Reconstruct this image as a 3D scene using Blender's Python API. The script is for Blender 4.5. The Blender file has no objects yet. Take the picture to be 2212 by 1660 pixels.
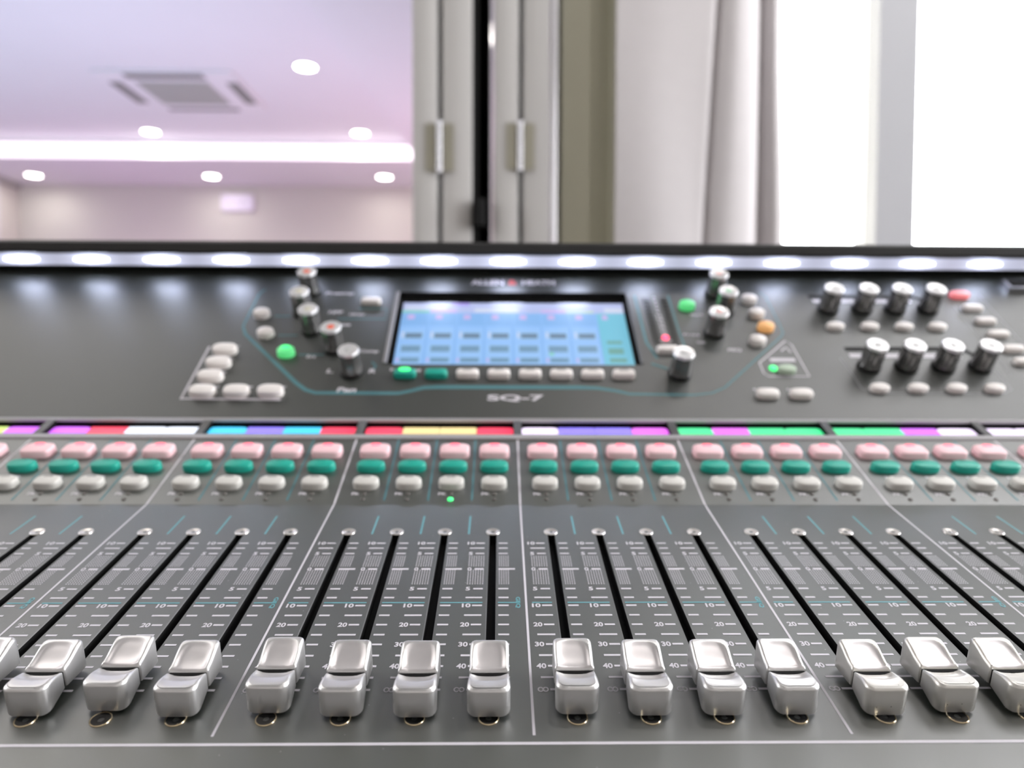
import bpy, math, random
from mathutils import Matrix, Vector

SC = bpy.context.scene
COL = SC.collection
random.seed(7)
EYE = 0.925                      # height of the camera above the floor
R = math.radians

# ------------------------------------------------------------------ camera, world, light, exposure
cam_data = bpy.data.cameras.new('camera')
cam = bpy.data.objects.new('camera', cam_data)
COL.objects.link(cam)
cr = Vector((0.9998739, -0.0154471, 0.0036751))
cu = Vector((-0.0030790, 0.0384402, 0.9992562))
cf = Vector((0.0155769, 0.9991415, -0.0383878))
M = Matrix.Identity(4)
for i in range(3):
    M[i][0], M[i][1], M[i][2] = cr[i], cu[i], -cf[i]
M[2][3] = EYE
cam.matrix_world = M
cam_data.sensor_width = 36.0
cam_data.lens = 26.04
cam_data.clip_start = 0.01
cam_data.dof.use_dof = True
cam_data.dof.focus_distance = 0.252
cam_data.dof.aperture_fstop = 7.9
SC.camera = cam

SC.view_settings.view_transform = 'Standard'
SC.view_settings.look = 'None'
SC.view_settings.gamma = 1.0
SC.view_settings.use_curve_mapping = False
SC.view_settings.exposure = 0.36
SC.cycles.use_denoising = True
SC.cycles.max_bounces = 8
SC.cycles.caustics_reflective = False
SC.cycles.caustics_refractive = False

world = bpy.data.worlds.new('overcast_sky')
SC.world = world
world.use_nodes = True
bg = world.node_tree.nodes['Background']
bg.inputs[0].default_value = (0.96, 0.97, 1.0, 1)
bg.inputs[1].default_value = 11.0


def lamp(name, kind, loc, rot, power, color=(1, 1, 1), size=1.0, size_y=None, shape=None, portal=False, spread=None):
    d = bpy.data.lights.new(name, kind)
    d.energy = power
    d.color = color
    if kind == 'AREA':
        d.shape = shape or ('RECTANGLE' if size_y else 'SQUARE')
        d.size = size
        if size_y:
            d.size_y = size_y
        if spread:
            d.spread = R(spread)
        if portal:
            d.cycles.is_portal = True
    elif kind == 'SPOT':
        d.spot_size = R(spread or 120)
        d.spot_blend = 0.8
        d.shadow_soft_size = size
    else:
        d.shadow_soft_size = size
    o = bpy.data.objects.new(name, d)
    o.location = loc
    o.rotation_euler = rot
    COL.objects.link(o)
    return o


# daylight portals in the window openings (they only steer sky sampling)
lamp('window_portal', 'AREA', (1.42, 1.74, 1.86), (R(-90), 0, 0), 1, size=1.80, size_y=1.50, portal=True)
lamp('added_left_portal', 'AREA', (-2.80, 0.90, 2.00), (0, R(-90), 0), 1, size=1.0, size_y=1.0, portal=True)
lamp('added_right_portal', 'AREA', (2.70, 0.50, 1.65), (0, R(90), 0), 1, size=1.8, size_y=2.0, portal=True)
# downlights of the control area (real fittings built further down)
NEAR_LIGHTS = [(-1.5, -0.9), (0.45, -0.9), (1.7, -0.9), (0.45, 0.62)]
HALL_LIGHTS = [(-1.166, 4.496, 2.58), (-2.703, 5.822, 2.58), (-1.089, 5.812, 2.58), (-4.095, 6.62, 2.43), (-2.542, 6.61, 2.43), (-1.024, 6.59, 2.43), (-2.7, 3.2, 2.58), (-4.2, 4.5, 2.58)]
for x, y, z in HALL_LIGHTS:
    lamp('hall_lamp', 'AREA', (x, y, z), (0, 0, 0), 2.6 if z > 2.5 else 0.9, (1.0, 0.95, 0.93), size=0.14, shape='DISK')
for x, y in NEAR_LIGHTS:
    lamp('ceiling_lamp', 'AREA', (x, y, 2.585), (0, 0, 0), 1.5 if y < 0 else 2.0, (1.0, 0.94, 0.90), size=0.15, shape='DISK')
# colour wash of the hall: stage floods on its floor aimed at the ceiling
lamp('flood_lamp', 'AREA', (-4.0, 4.0, 0.5), (R(180), 0, 0), 15, (0.56, 0.70, 1.0), size=1.2)
lamp('flood_lamp', 'AREA', (-1.9, 3.4, 0.5), (R(180), 0, 0), 26, (0.66, 0.72, 1.0), size=1.2)
lamp('flood_lamp', 'AREA', (-0.3, 5.2, 0.5), (R(180), 0, 0), 14, (1.0, 0.60, 0.86), size=0.8)
lamp('flood_lamp', 'AREA', (-3.2, 6.2, 0.8), (R(180), 0, 0), 3.5, (0.90, 0.30, 0.90), size=0.6)


# ------------------------------------------------------------------ materials
def mat(name, base, rough=0.5, metal=0.0, emit=None, strength=0.0, spec=0.5, var=0.06, scale=60.0, bump=0.0,
        speck=None, trans=0.0, coat=0.0, object_coords=True):
    m = bpy.data.materials.new(name)
    m.use_nodes = True
    nt = m.node_tree
    b = nt.nodes['Principled BSDF']
    b.inputs['Roughness'].default_value = rough
    b.inputs['Metallic'].default_value = metal
    b.inputs['Specular IOR Level'].default_value = min(1.0, spec)
    b.inputs['IOR'].default_value = 1.5 if spec <= 1.0 else spec
    b.inputs['Coat Weight'].default_value = coat
    tc = nt.nodes.new('ShaderNodeTexCoord')
    nz = nt.nodes.new('ShaderNodeTexNoise')
    nz.inputs['Scale'].default_value = scale
    nz.inputs['Detail'].default_value = 3.0
    nt.links.new(tc.outputs['Object'], nz.inputs['Vector'])
    mp = nt.nodes.new('ShaderNodeMapRange')
    mp.inputs[3].default_value = 1.0 - var
    mp.inputs[4].default_value = 1.0 + var
    nt.links.new(nz.outputs[0], mp.inputs[0])
    mx = nt.nodes.new('ShaderNodeMix')
    mx.data_type = 'RGBA'
    mx.blend_type = 'MULTIPLY'
    mx.inputs[0].default_value = 1.0
    mx.inputs[6].default_value = (*base, 1)
    nt.links.new(mp.outputs[0], mx.inputs[7])
    out = mx.outputs[2]
    if speck:
        vo = nt.nodes.new('ShaderNodeTexVoronoi')
        vo.inputs['Scale'].default_value = speck[0]
        nt.links.new(tc.outputs['Object'], vo.inputs['Vector'])
        ra = nt.nodes.new('ShaderNodeMapRange')
        ra.inputs[1].default_value = speck[1]
        ra.inputs[2].default_value = speck[1] * 0.6
        nt.links.new(vo.outputs['Distance'], ra.inputs[0])
        wn = nt.nodes.new('ShaderNodeSeparateColor')
        nt.links.new(vo.outputs['Color'], wn.inputs[0])
        gt = nt.nodes.new('ShaderNodeMath')
        gt.operation = 'GREATER_THAN'
        gt.inputs[1].default_value = 1.0 - speck[3]
        nt.links.new(wn.outputs[0], gt.inputs[0])
        mu = nt.nodes.new('ShaderNodeMath')
        mu.operation = 'MULTIPLY'
        nt.links.new(ra.outputs[0], mu.inputs[0])
        nt.links.new(gt.outputs[0], mu.inputs[1])
        m2 = nt.nodes.new('ShaderNodeMix')
        m2.data_type = 'RGBA'
        nt.links.new(mu.outputs[0], m2.inputs[0])
        nt.links.new(out, m2.inputs[6])
        m2.inputs[7].default_value = (*speck[2], 1)
        out = m2.outputs[2]
    nt.links.new(out, b.inputs['Base Color'])
    if bump:
        bp = nt.nodes.new('ShaderNodeBump')
        bp.inputs['Strength'].default_value = bump
        bp.inputs['Distance'].default_value = 0.0005
        nt.links.new(nz.outputs[0], bp.inputs['Height'])
        nt.links.new(bp.outputs[0], b.inputs['Normal'])
    if emit:
        b.inputs['Emission Color'].default_value = (*emit, 1)
        b.inputs['Emission Strength'].default_value = strength
    if trans:
        b.inputs['Transmission Weight'].default_value = trans
    return m


def glass(name):
    m = bpy.data.materials.new(name)
    m.use_nodes = True
    nt = m.node_tree
    nt.nodes.remove(nt.nodes['Principled BSDF'])
    tr = nt.nodes.new('ShaderNodeBsdfTransparent')
    gl = nt.nodes.new('ShaderNodeBsdfGlossy')
    gl.inputs['Roughness'].default_value = 0.02
    fr = nt.nodes.new('ShaderNodeFresnel')
    mx = nt.nodes.new('ShaderNodeMixShader')
    nt.links.new(fr.outputs[0], mx.inputs[0])
    nt.links.new(tr.outputs[0], mx.inputs[1])
    nt.links.new(gl.outputs[0], mx.inputs[2])
    nt.links.new(mx.outputs[0], nt.nodes['Material Output'].inputs[0])
    return m


MT = {}
MT['panel'] = mat('satin_black_panel', (0.016, 0.022, 0.015), 0.42, spec=2.0, var=0.05, scale=25, speck=(420, 0.10, (0.30, 0.30, 0.29), 0.05))
MT['panel_up'] = mat('satin_black_upper_panel', (0.028, 0.032, 0.027), 0.48, spec=1.60, var=0.05, scale=25)
MT['body'] = mat('black_console_body', (0.020, 0.020, 0.020), 0.45)
MT['bezel'] = mat('grey_bezel', (0.085, 0.085, 0.085), 0.35, spec=0.6)  # paler than the panel, its brighter reflection put into the colour
MT['rail'] = mat('rail_highlight_grey', (0.40, 0.39, 0.40), 0.4)  # chamfer highlight of the dark rails put into the base colour
MT['edge'] = mat('chamfer_catchlight', (0.33, 0.32, 0.33), 0.35)  # pale grey holds the catch-light of slot lips and left screen rail
MT['black'] = mat('matte_black', (0.006, 0.006, 0.006), 0.7, spec=0.2)
MT['gloss_black'] = mat('glossy_black_plastic', (0.012, 0.012, 0.012), 0.16, spec=0.6)
MT['ink'] = mat('white_ink', (0.72, 0.69, 0.74), 0.5, var=0.03)
MT['ink_grey'] = mat('grey_ink', (0.30, 0.30, 0.32), 0.5)
MT['ink_red'] = mat('red_ink', (0.55, 0.09, 0.08), 0.5)
MT['teal_ink'] = mat('teal_ink', (0.085, 0.24, 0.27), 0.5)
MT['cyan_ink'] = mat('cyan_ink', (0.16, 0.42, 0.47), 0.5)
MT['cap'] = mat('silver_fader_plastic', (0.80, 0.79, 0.785), 0.38, metal=0.85, var=0.03, scale=200)
MT['cap_worn'] = mat('silver_fader_plastic_speckled', (0.80, 0.78, 0.74), 0.38, metal=0.85, var=0.03, scale=200,
                     speck=(900, 0.22, (0.10, 0.085, 0.06), 0.10))
MT['pad'] = mat('fader_finger_rest', (0.82, 0.785, 0.79), 0.38, metal=0.75, var=0.04, scale=300)
MT['nickel'] = mat('nickel_screw', (0.78, 0.74, 0.70), 0.28, metal=0.75)
MT['brass'] = mat('brass_screw', (0.72, 0.60, 0.40), 0.25, metal=1.0)
MT['knob_body'] = mat('dark_chrome_knob', (0.34, 0.335, 0.33), 0.17, metal=0.9)
MT['hinge_pin'] = mat('satin_steel_pin', (0.52, 0.51, 0.53), 0.35, metal=0.8)
MT['steel'] = mat('brushed_steel', (0.62, 0.62, 0.64), 0.25, metal=1.0)
MT['knob_top'] = mat('silver_knob_top', (0.80, 0.79, 0.80), 0.30, metal=0.35)
MT['mute'] = mat('pink_translucent_button', (0.95, 0.66, 0.70), 0.45, emit=(1.0, 0.36, 0.40), strength=0.07)
MT['mute_led'] = mat('lit_red_lens', (0.9, 0.2, 0.25), 0.4, emit=(1.0, 0.13, 0.20), strength=1.1)
MT['select'] = mat('teal_green_button', (0.015, 0.43, 0.33), 0.40)
MT['select_lens'] = mat('dark_green_lens', (0.012, 0.33, 0.25), 0.35)
MT['listen'] = mat('warm_grey_button', (0.72, 0.70, 0.66), 0.45)
MT['listen_lens'] = mat('grey_lens', (0.33, 0.32, 0.30), 0.4)
MT['cream'] = mat('cream_button', (0.93, 0.88, 0.85), 0.45)
MT['green_btn'] = mat('lit_green_button', (0.15, 0.65, 0.27), 0.4, emit=(0.10, 0.80, 0.22), strength=0.42)
MT['green_led'] = mat('lit_green_lens', (0.1, 0.8, 0.3), 0.3, emit=(0.05, 1.0, 0.22), strength=1.1)
MT['orange_btn'] = mat('lit_orange_button', (0.85, 0.50, 0.22), 0.4, emit=(1.0, 0.42, 0.10), strength=0.22)
MT['red_btn'] = mat('lit_red_button', (0.85, 0.35, 0.35), 0.4, emit=(1.0, 0.16, 0.18), strength=0.35)
MT['pale_green_btn'] = mat('pale_green_button', (0.50, 0.62, 0.48), 0.45)
MT['red_led'] = mat('lit_red_indicator', (0.9, 0.1, 0.2), 0.3, emit=(1.0, 0.05, 0.13), strength=2.0)
MT['dim_led'] = mat('unlit_indicator', (0.15, 0.14, 0.13), 0.25)
MT['led'] = mat('white_led', (1, 1, 1), 0.4, emit=(0.70, 0.77, 1.0), strength=34.0)
MT['dot_red'] = mat('red_knob_dot', (0.80, 0.16, 0.10), 0.4, emit=(1.0, 0.2, 0.1), strength=0.12)
MT['dot_green'] = mat('green_knob_dot', (0.40, 0.72, 0.50), 0.4)
MT['dot_pink'] = mat('pink_knob_dot', (0.82, 0.50, 0.48), 0.4)
MT['dot_grey'] = mat('grey_knob_dot', (0.55, 0.55, 0.55), 0.4)
MT['dot_yellow'] = mat('cream_knob_dot', (0.75, 0.72, 0.60), 0.4)
# room
MT['wall'] = mat('warm_white_paint', (0.70, 0.67, 0.64), 0.85, var=0.02, scale=3)
MT['hall_wall'] = mat('hall_wall_paint', (0.72, 0.70, 0.62), 0.85, var=0.02, scale=3)
MT['ceiling'] = mat('white_ceiling_paint', (0.80, 0.79, 0.80), 0.9, var=0.015, scale=3)
MT['near_ceiling'] = mat('dark_grey_ceiling', (0.09, 0.09, 0.085), 0.9, var=0.03, scale=3)
MT['meter_seg'] = mat('smoked_meter_segment', (0.020, 0.022, 0.020), 0.3)
MT['vent'] = mat('dark_vent_slot', (0.22, 0.22, 0.20), 0.6)
MT['floor'] = mat('grey_floor_tile', (0.30, 0.28, 0.26), 0.4, var=0.1, scale=6)
MT['olive'] = mat('olive_grey_paint', (0.58, 0.565, 0.44), 0.55, var=0.03, scale=5)
MT['white_lacquer'] = mat('white_lacquer', (0.50, 0.485, 0.47), 0.30, var=0.02, scale=5)
MT['white_gloss'] = mat('white_gloss', (0.60, 0.56, 0.60), 0.05, spec=1.6, var=0.01, coat=1.0)
MT['alu'] = mat('polished_aluminium', (0.80, 0.78, 0.80), 0.28, metal=1.0)
MT['bronze'] = mat('bronze_hinge_leaf', (0.42, 0.40, 0.32), 0.4, metal=0.6)
MT['curtain'] = mat('off_white_curtain', (0.56, 0.53, 0.535), 0.9, var=0.03, scale=40)
MT['frame'] = mat('white_window_frame', (0.42, 0.42, 0.44), 0.4, var=0.01)
MT['glass'] = glass('clear_glass')
MT['grille'] = mat('grey_air_grille', (0.46, 0.46, 0.42), 0.6)
MT['plastic_white'] = mat('white_plastic', (0.80, 0.79, 0.80), 0.5, var=0.01)
MT['cove'] = mat('cove_led_strip', (1, 1, 1), 0.5, emit=(1.0, 0.86, 0.95), strength=1.2)
MT['lamp_on'] = mat('lit_lamp_lens', (1, 1, 1), 0.4, emit=(1.0, 0.93, 0.88), strength=14.0)
MT['sign'] = mat('lit_sign_face', (0.8, 0.75, 0.85), 0.4, emit=(0.80, 0.70, 0.86), strength=0.10)
MT['sign_ink'] = mat('sign_mark', (0.55, 0.50, 0.60), 0.5)
MT['desk'] = mat('dark_desk_top', (0.10, 0.085, 0.07), 0.5, var=0.2, scale=12)


def emissive(name, c, s):
    return mat(name, tuple(min(1, 0.1 + 0.2 * v) for v in c), 0.3, emit=c, strength=s, var=0.0)


# ------------------------------------------------------------------ mesh helpers
class MB:
    """collects vertices and faces (millimetres unless scale says otherwise)"""

    def __init__(self):
        self.v, self.f, self.mi = [], [], []
        self.m = 0

    def poly(self, pts):
        n = len(self.v)
        self.v += [tuple(p) for p in pts]
        self.f.append(tuple(range(n, n + len(pts))))
        self.mi.append(self.m)

    def rect(self, x0, y0, x1, y1, z=0.0):
        self.poly([(x0, y0, z), (x1, y0, z), (x1, y1, z), (x0, y1, z)])

    def box(self, x0, y0, z0, x1, y1, z1):
        n = len(self.v)
        self.v += [(x0, y0, z0), (x1, y0, z0), (x1, y1, z0), (x0, y1, z0), (x0, y0, z1), (x1, y0, z1), (x1, y1, z1), (x0, y1, z1)]
        for q in ((0, 3, 2, 1), (4, 5, 6, 7), (0, 1, 5, 4), (1, 2, 6, 5), (2, 3, 7, 6), (3, 0, 4, 7)):
            self.f.append(tuple(n + i for i in q))
            self.mi.append(self.m)

    def rings(self, rings, cap0=False, cap1=True, closed=True):
        n0 = len(self.v)
        k = len(rings[0])
        for r in rings:
            self.v += [tuple(p) for p in r]
        for a in range(len(rings) - 1):
            for i in range(k if closed else k - 1):
                j = (i + 1) % k
                self.f.append((n0 + a * k + i, n0 + a * k + j, n0 + (a + 1) * k + j, n0 + (a + 1) * k + i))
                self.mi.append(self.m)
        if cap0:
            self.f.append(tuple(n0 + i for i in reversed(range(k))))
            self.mi.append(self.m)
        if cap1:
            b = n0 + (len(rings) - 1) * k
            self.f.append(tuple(b + i for i in range(k)))
            self.mi.append(self.m)

    def ribbon(self, pts, w, z=0.0, closed=False):
        n = len(pts)
        L, Rr = [], []
        for i, (x, y) in enumerate(pts):
            a = pts[i - 1] if (i > 0 or closed) else pts[i]
            b = pts[(i + 1) % n] if (i < n - 1 or closed) else pts[i]
            dx, dy = b[0] - a[0], b[1] - a[1]
            l = math.hypot(dx, dy) or 1
            ww = w[i] if isinstance(w, (list, tuple)) else w
            L.append((x - dy / l * ww / 2, y + dx / l * ww / 2, z))
            Rr.append((x + dy / l * ww / 2, y - dx / l * ww / 2, z))
        rng = range(n if closed else n - 1)
        for i in rng:
            j = (i + 1) % n
            self.poly([Rr[i], Rr[j], L[j], L[i]])

    def add(self, verts, faces, off=(0, 0, 0)):
        n = len(self.v)
        self.v += [(x + off[0], y + off[1], z + off[2]) for x, y, z in verts]
        for f in faces:
            self.f.append(tuple(n + i for i in f))
            self.mi.append(self.m)

    def mesh(self, name, mats, smooth=False, scale=0.001):
        me = bpy.data.meshes.new(name)
        me.from_pydata([(x * scale, y * scale, z * scale) for x, y, z in self.v], [], self.f)
        if not isinstance(mats, (list, tuple)):
            mats = [mats]
        for m in mats:
            me.materials.append(m)
        me.polygons.foreach_set('material_index', self.mi)
        me.polygons.foreach_set('use_smooth', [smooth] * len(self.f))
        me.update()
        if smooth:
            try:
                me.set_sharp_from_angle(angle=R(42))
            except Exception:
                pass
        return me


def obj(name, me, loc=(0, 0, 0), rot=(0, 0, 0), parent=None, label=None):
    o = bpy.data.objects.new(name, me)
    COL.objects.link(o)
    o.location = loc
    o.rotation_euler = rot
    if parent is not None:
        o.parent = parent
    if label:
        o['label'] = label
    return o


def empty(name, loc, parent=None, rot=(0, 0, 0)):
    o = obj(name, None, loc, rot, parent)
    o.empty_display_size = 0.02
    return o


def tag(o, label, cat, group=None):
    o['label'] = label
    o['category'] = cat
    if group:
        o['group'] = group
    return o


def struct(o):
    o['kind'] = 'structure'
    return o


def superellipse(w, d, n=4.0, k=28):
    pts = []
    for i in range(k):
        t = 2 * math.pi * i / k
        c, s = math.cos(t), math.sin(t)
        pts.append((w / 2 * math.copysign(abs(c) ** (2 / n), c), d / 2 * math.copysign(abs(s) ** (2 / n), s)))
    return pts


def button_mesh(name, w, d, h, m, n=4.0, dome=0.5, k=28, chamfer=0.0):
    """moulded button: straight skirt, rounded shoulder and a slightly domed crown"""
    b = MB()
    o = superellipse(w, d, n, k)
    rr = min(1.1, h * 0.4) + chamfer
    rings = [[(x, y, -0.5) for x, y in o], [(x * 0.985, y * 0.985, h - rr) for x, y in o]]
    for a in (0.35, 0.7, 1.0):
        s = 0.985 - (rr * 0.9 / (min(w, d) / 2)) * (1 - math.cos(a * math.pi / 2))
        rings.append([(x * s, y * s, h - rr + rr * math.sin(a * math.pi / 2)) for x, y in o])
    s0 = s
    for q in (0.6, 0.25):
        rings.append([(x * s0 * q, y * s0 * q, h + dome * (1 - q * q)) for x, y in o])
    b.rings(rings)
    return b.mesh(name, m, smooth=True)


def lens_mesh(name, w, d, h, m, n=2.0, k=16):
    b = MB()
    o = superellipse(w, d, n, k)
    b.rings([[(x, y, -0.3) for x, y in o], [(x, y, h * 0.5) for x, y in o], [(x * 0.8, y * 0.8, h * 0.85) for x, y in o], [(x * 0.4, y * 0.4, h) for x, y in o]])
    return b.mesh(name, m, smooth=True)


_txt = {}


def text_geo(s):
    if s not in _txt:
        cu_ = bpy.data.curves.new('lettering', 'FONT')
        cu_.body = s
        cu_.size = 1.0
        cu_.offset = 0.035
        cu_.resolution_u = 3
        o = bpy.data.objects.new('lettering', cu_)
        COL.objects.link(o)
        dg = bpy.context.evaluated_depsgraph_get()
        me = bpy.data.meshes.new_from_object(o.evaluated_get(dg))
        vs = [tuple(v.co) for v in me.vertices]
        fs = [tuple(p.vertices) for p in me.polygons]
        bpy.data.objects.remove(o)
        bpy.data.meshes.remove(me)
        bpy.data.curves.remove(cu_)
        x0, x1 = min(v[0] for v in vs), max(v[0] for v in vs)
        y0, y1 = min(v[1] for v in vs), max(v[1] for v in vs)
        _txt[s] = ([((v[0] - x0) / (x1 - x0) - 0.5, (v[1] - y0) / (y1 - y0) - 0.5) for v in vs], fs)
    return _txt[s]


def put_text(b, s, cx, cy, w, h, z=0.08, slant=0.0, turn=0):
    vs, fs = text_geo(s)
    out = []
    for x, y in vs:
        X, Y = x * w + slant * y * h, y * h
        if turn == -90:
            X, Y = Y, -X
        out.append((cx + X, cy + Y, z))
    b.add(out, fs)


# ================================================================== room shell
Z0 = EYE
YW = 1.50          # line of the partition wall
CEIL, SOFFIT = 2.637, 2.488


def shell(name, boxes, m):
    b = MB()
    for bx in boxes:
        b.box(*bx)
    return struct(obj(name, b.mesh(name, m, scale=1.0)))


shell('floor', [(-5.6, -2.4, -0.1, 2.7, 1.76, 0.0), (-5.6, 1.76, -0.1, 0.36, 7.1, 0.0)], MT['floor'])
shell('ceiling_near', [(-2.8, -2.4, CEIL, 2.7, 1.76, CEIL + 0.1)], MT['near_ceiling'])
hall_ceiling = shell('ceiling_hall', [(-5.6, 1.76, CEIL, 0.36, 7.1, CEIL + 0.1)], MT['ceiling'])
# lower soffit round the raised tray of the hall ceiling, its right inner edge slightly splayed
b = MB()
b.box(-5.6, 6.02, SOFFIT, 0.26, 6.95, CEIL)
sb = [(-0.98, 1.76), (0.26, 1.76), (0.26, 6.02), (-0.66, 6.02)]
b.rings([[(x, y, SOFFIT) for x, y in sb], [(x, y, CEIL) for x, y in sb]], cap0=True)
struct(obj('ceiling_soffit', b.mesh('ceiling_soffit', MT['ceiling'], scale=1.0)))
shell('wall_far', [(-5.6, 6.95, 0, 0.36, 7.1, CEIL)], MT['hall_wall'])
shell('wall_hall_left', [(-4.55, 1.60, 0, -4.45, 6.95, CEIL), (-4.45, 1.60, 0, -2.7, 1.76, CEIL)], MT['hall_wall'])
shell('wall_hall_right', [(0.26, 1.76, 0, 0.36, 6.95, CEIL)], MT['hall_wall'])
shell('wall_rear', [(-2.8, -2.4, 0, 2.7, -2.3, CEIL)], MT['wall'])
shell('wall_right', [(2.6, -2.3, 0, 2.7, -0.50, CEIL), (2.6, 1.50, 0, 2.7, 1.76, CEIL), (2.6, -0.50, 0, 2.7, 1.50, 0.75), (2.6, -0.50, 2.55, 2.7, 1.50, CEIL)], MT['wall'])
shell('wall_left', [(-2.8, -2.3, 0, -2.7, 0.4, CEIL), (-2.8, 1.4, 0, -2.7, 1.76, CEIL), (-2.8, 0.4, 0, -2.7, 1.4, 1.5), (-2.8, 0.4, 2.5, -2.7, 1.4, CEIL)], MT['wall'])
# partition wall: lintel over the hall opening, pier and window breast
shell('wall_lintel', [(-2.7, 1.60, 2.42, 0.24, 1.76, CEIL)], MT['olive'])
shell('wall_front', [(0.24, 1.60, 0, 0.52, 1.76, CEIL), (0.52, 1.60, 0, 2.34, 1.76, 1.12),
                     (0.52, 1.60, 2.60, 2.34, 1.76, CEIL), (2.34, 1.60, 0, 2.6, 1.76, CEIL)], MT['wall'])
# corner column at the far left of the hall
shell('column_hall', [(-4.45, 6.25, 0, -4.40, 6.62, SOFFIT - 0.05)], MT['ceiling'])
shell('shadow_line', [(-4.45, 1.76, SOFFIT - 0.045, -4.415, 6.95, SOFFIT)], MT['grille'])  # shadow line at the wall top, put in as a grey strip
# olive-grey door jamb with a shallow rebate
b = MB()
b.box(0.122, 1.52, 0, 0.180, 1.76, 2.42)
b.box(0.180, 1.535, 0, 0.222, 1.76, 2.42)
b.box(0.222, 1.515, 0, 0.240, 1.76, 2.42)
struct(obj('trim_1', b.mesh('trim_1', MT['olive'], scale=1.0)))

# window_1: frame, two mullions, panes
win = struct(empty('window_1', (1.40, 1.66, 1.12)))


def win_part(name, bx, m):
    b = MB()
    b.box(*bx)
    me = b.mesh(name, m, scale=1.0)
    return obj(name, me, (-1.40, -1.66, -1.12), (0, 0, 0), win)


for bx in ((0.52, 1.62, 1.12, 2.34, 1.70, 1.155), (0.52, 1.62, 2.565, 2.34, 1.70, 2.60), (0.52, 1.62, 1.155, 0.555, 1.70, 2.565), (2.305, 1.62, 1.155, 2.34, 1.70, 2.565)):
    win_part('window_frame', bx, MT['frame'])
for x in (0.857, 1.55):
    win_part('mullion', (x - 0.043, 1.61, 1.155, x + 0.043, 1.71, 2.565), MT['frame'])
for x0, x1 in ((0.555, 0.814), (0.900, 1.507), (1.593, 2.305)):
    win_part('pane', (x0, 1.658, 1.155, x1, 1.662, 2.565), MT['glass'])
win_part('window_sill', (0.50, 1.56, 1.10, 2.30, 1.62, 1.122), MT['frame'])
# windows added in both unseen side walls to brighten the console panels


def added_window(name, xa, xb, y0, y1, z0, z1):
    cx_, cy_ = (xa + xb) / 2, (y0 + y1) / 2
    w_ = struct(empty(name, (cx_, cy_, z0)))
    f = 0.04
    parts = [('window_frame', (xa, y0, z0, xb, y1, z0 + f), 'frame'), ('window_frame', (xa, y0, z1 - f, xb, y1, z1), 'frame'), ('window_frame', (xa, y0, z0 + f, xb, y0 + f, z1 - f), 'frame'),
             ('window_frame', (xa, y1 - f, z0 + f, xb, y1, z1 - f), 'frame'), ('mullion', (xa, cy_ - 0.02, z0 + f, xb, cy_ + 0.02, z1 - f), 'frame'),
             ('pane', (cx_ - 0.002, y0 + f, z0 + f, cx_ + 0.002, cy_ - 0.02, z1 - f), 'glass'), ('pane', (cx_ - 0.002, cy_ + 0.02, z0 + f, cx_ + 0.002, y1 - f, z1 - f), 'glass')]
    for n_, bx, m in parts:
        b = MB()
        b.box(*bx)
        obj(n_, b.mesh(n_, MT[m], scale=1.0), (-cx_, -cy_, -z0), (0, 0, 0), w_)


added_window('added_window_left', -2.78, -2.72, 0.4, 1.4, 1.5, 2.5)
added_window('added_window_right', 2.62, 2.68, -0.50, 1.50, 0.75, 2.55)

# ------------------------------------------------------------------ folding partition, stacked at the right of the opening
part_root = tag(empty('folding_door', (0, YW, 0.0)), 'stacked white folding door leaves with metal hinges beside the hall opening', 'door')


def leaf(x0, x1, depth, m, ang=0.0, pivot=0.0):
    b = MB()
    w = (x1 - x0) * 1000
    b.m = 0
    o = superellipse(w, depth * 1000, 24, 40)
    b.rings([[(x, y + depth * 500, 10) for x, y in o], [(x, y + depth * 500, 2405) for x, y in o]], cap0=True)
    return obj('door_leaf', b.mesh('door_leaf', m, smooth=True), ((x0 + x1) / 2, pivot, 0), (0, 0, ang), part_root)


leaves = [leaf(-0.179, -0.1265, 0.62, MT['white_lacquer']),
          leaf(-0.1195, -0.0565, 0.62, MT['white_lacquer']),
          leaf(-0.016, 0.0355, 0.60, MT['white_lacquer']),
          leaf(0.0425, 0.0990, 0.60, MT['white_lacquer'])]
b = MB()
b.box(-57.5, 4, 10, -46, 300, 2400)
obj('gap_strip', b.mesh('gap_strip', MT['black']), (0, 0, 0), (0, 0, 0), part_root, 'black strip in the gap between the leaves')  # black strip put in for the darkness of the gap between leaves
b = MB()
o = superellipse(22, 40, 6, 24)
b.rings([[(x - 42, y - 5, Z0 * 1000 + 258) for x, y in o], [(x - 42, y - 5, Z0 * 1000 + 262) for x, y in o],
         [(x * 0.9 - 42, y - 5, Z0 * 1000 + 310) for x, y in o]], cap0=True)
obj('latch', b.mesh('latch', MT['black'], smooth=True), (0, 0, 0), (0, 0, 0), part_root, 'black latch')
b = MB()
b.box(0, 0, 10, 3, 245, 2400)
obj('edge_strip', b.mesh('edge_strip', MT['white_gloss']), (-0.021, 0.001, 0), (0, 0, R(6.3)), part_root, 'glossy white edge strip')
b = MB()
o = superellipse(14, 26, 2.4, 20)
b.rings([[(x + 107, y + 14, 10) for x, y in o], [(x + 107, y + 14, 2400) for x, y in o]])
obj('edge_strip', b.mesh('edge_strip', MT['alu'], smooth=True), (0, 0, 0), (0, 0, 0), part_root, 'polished aluminium edge strip')


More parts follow.
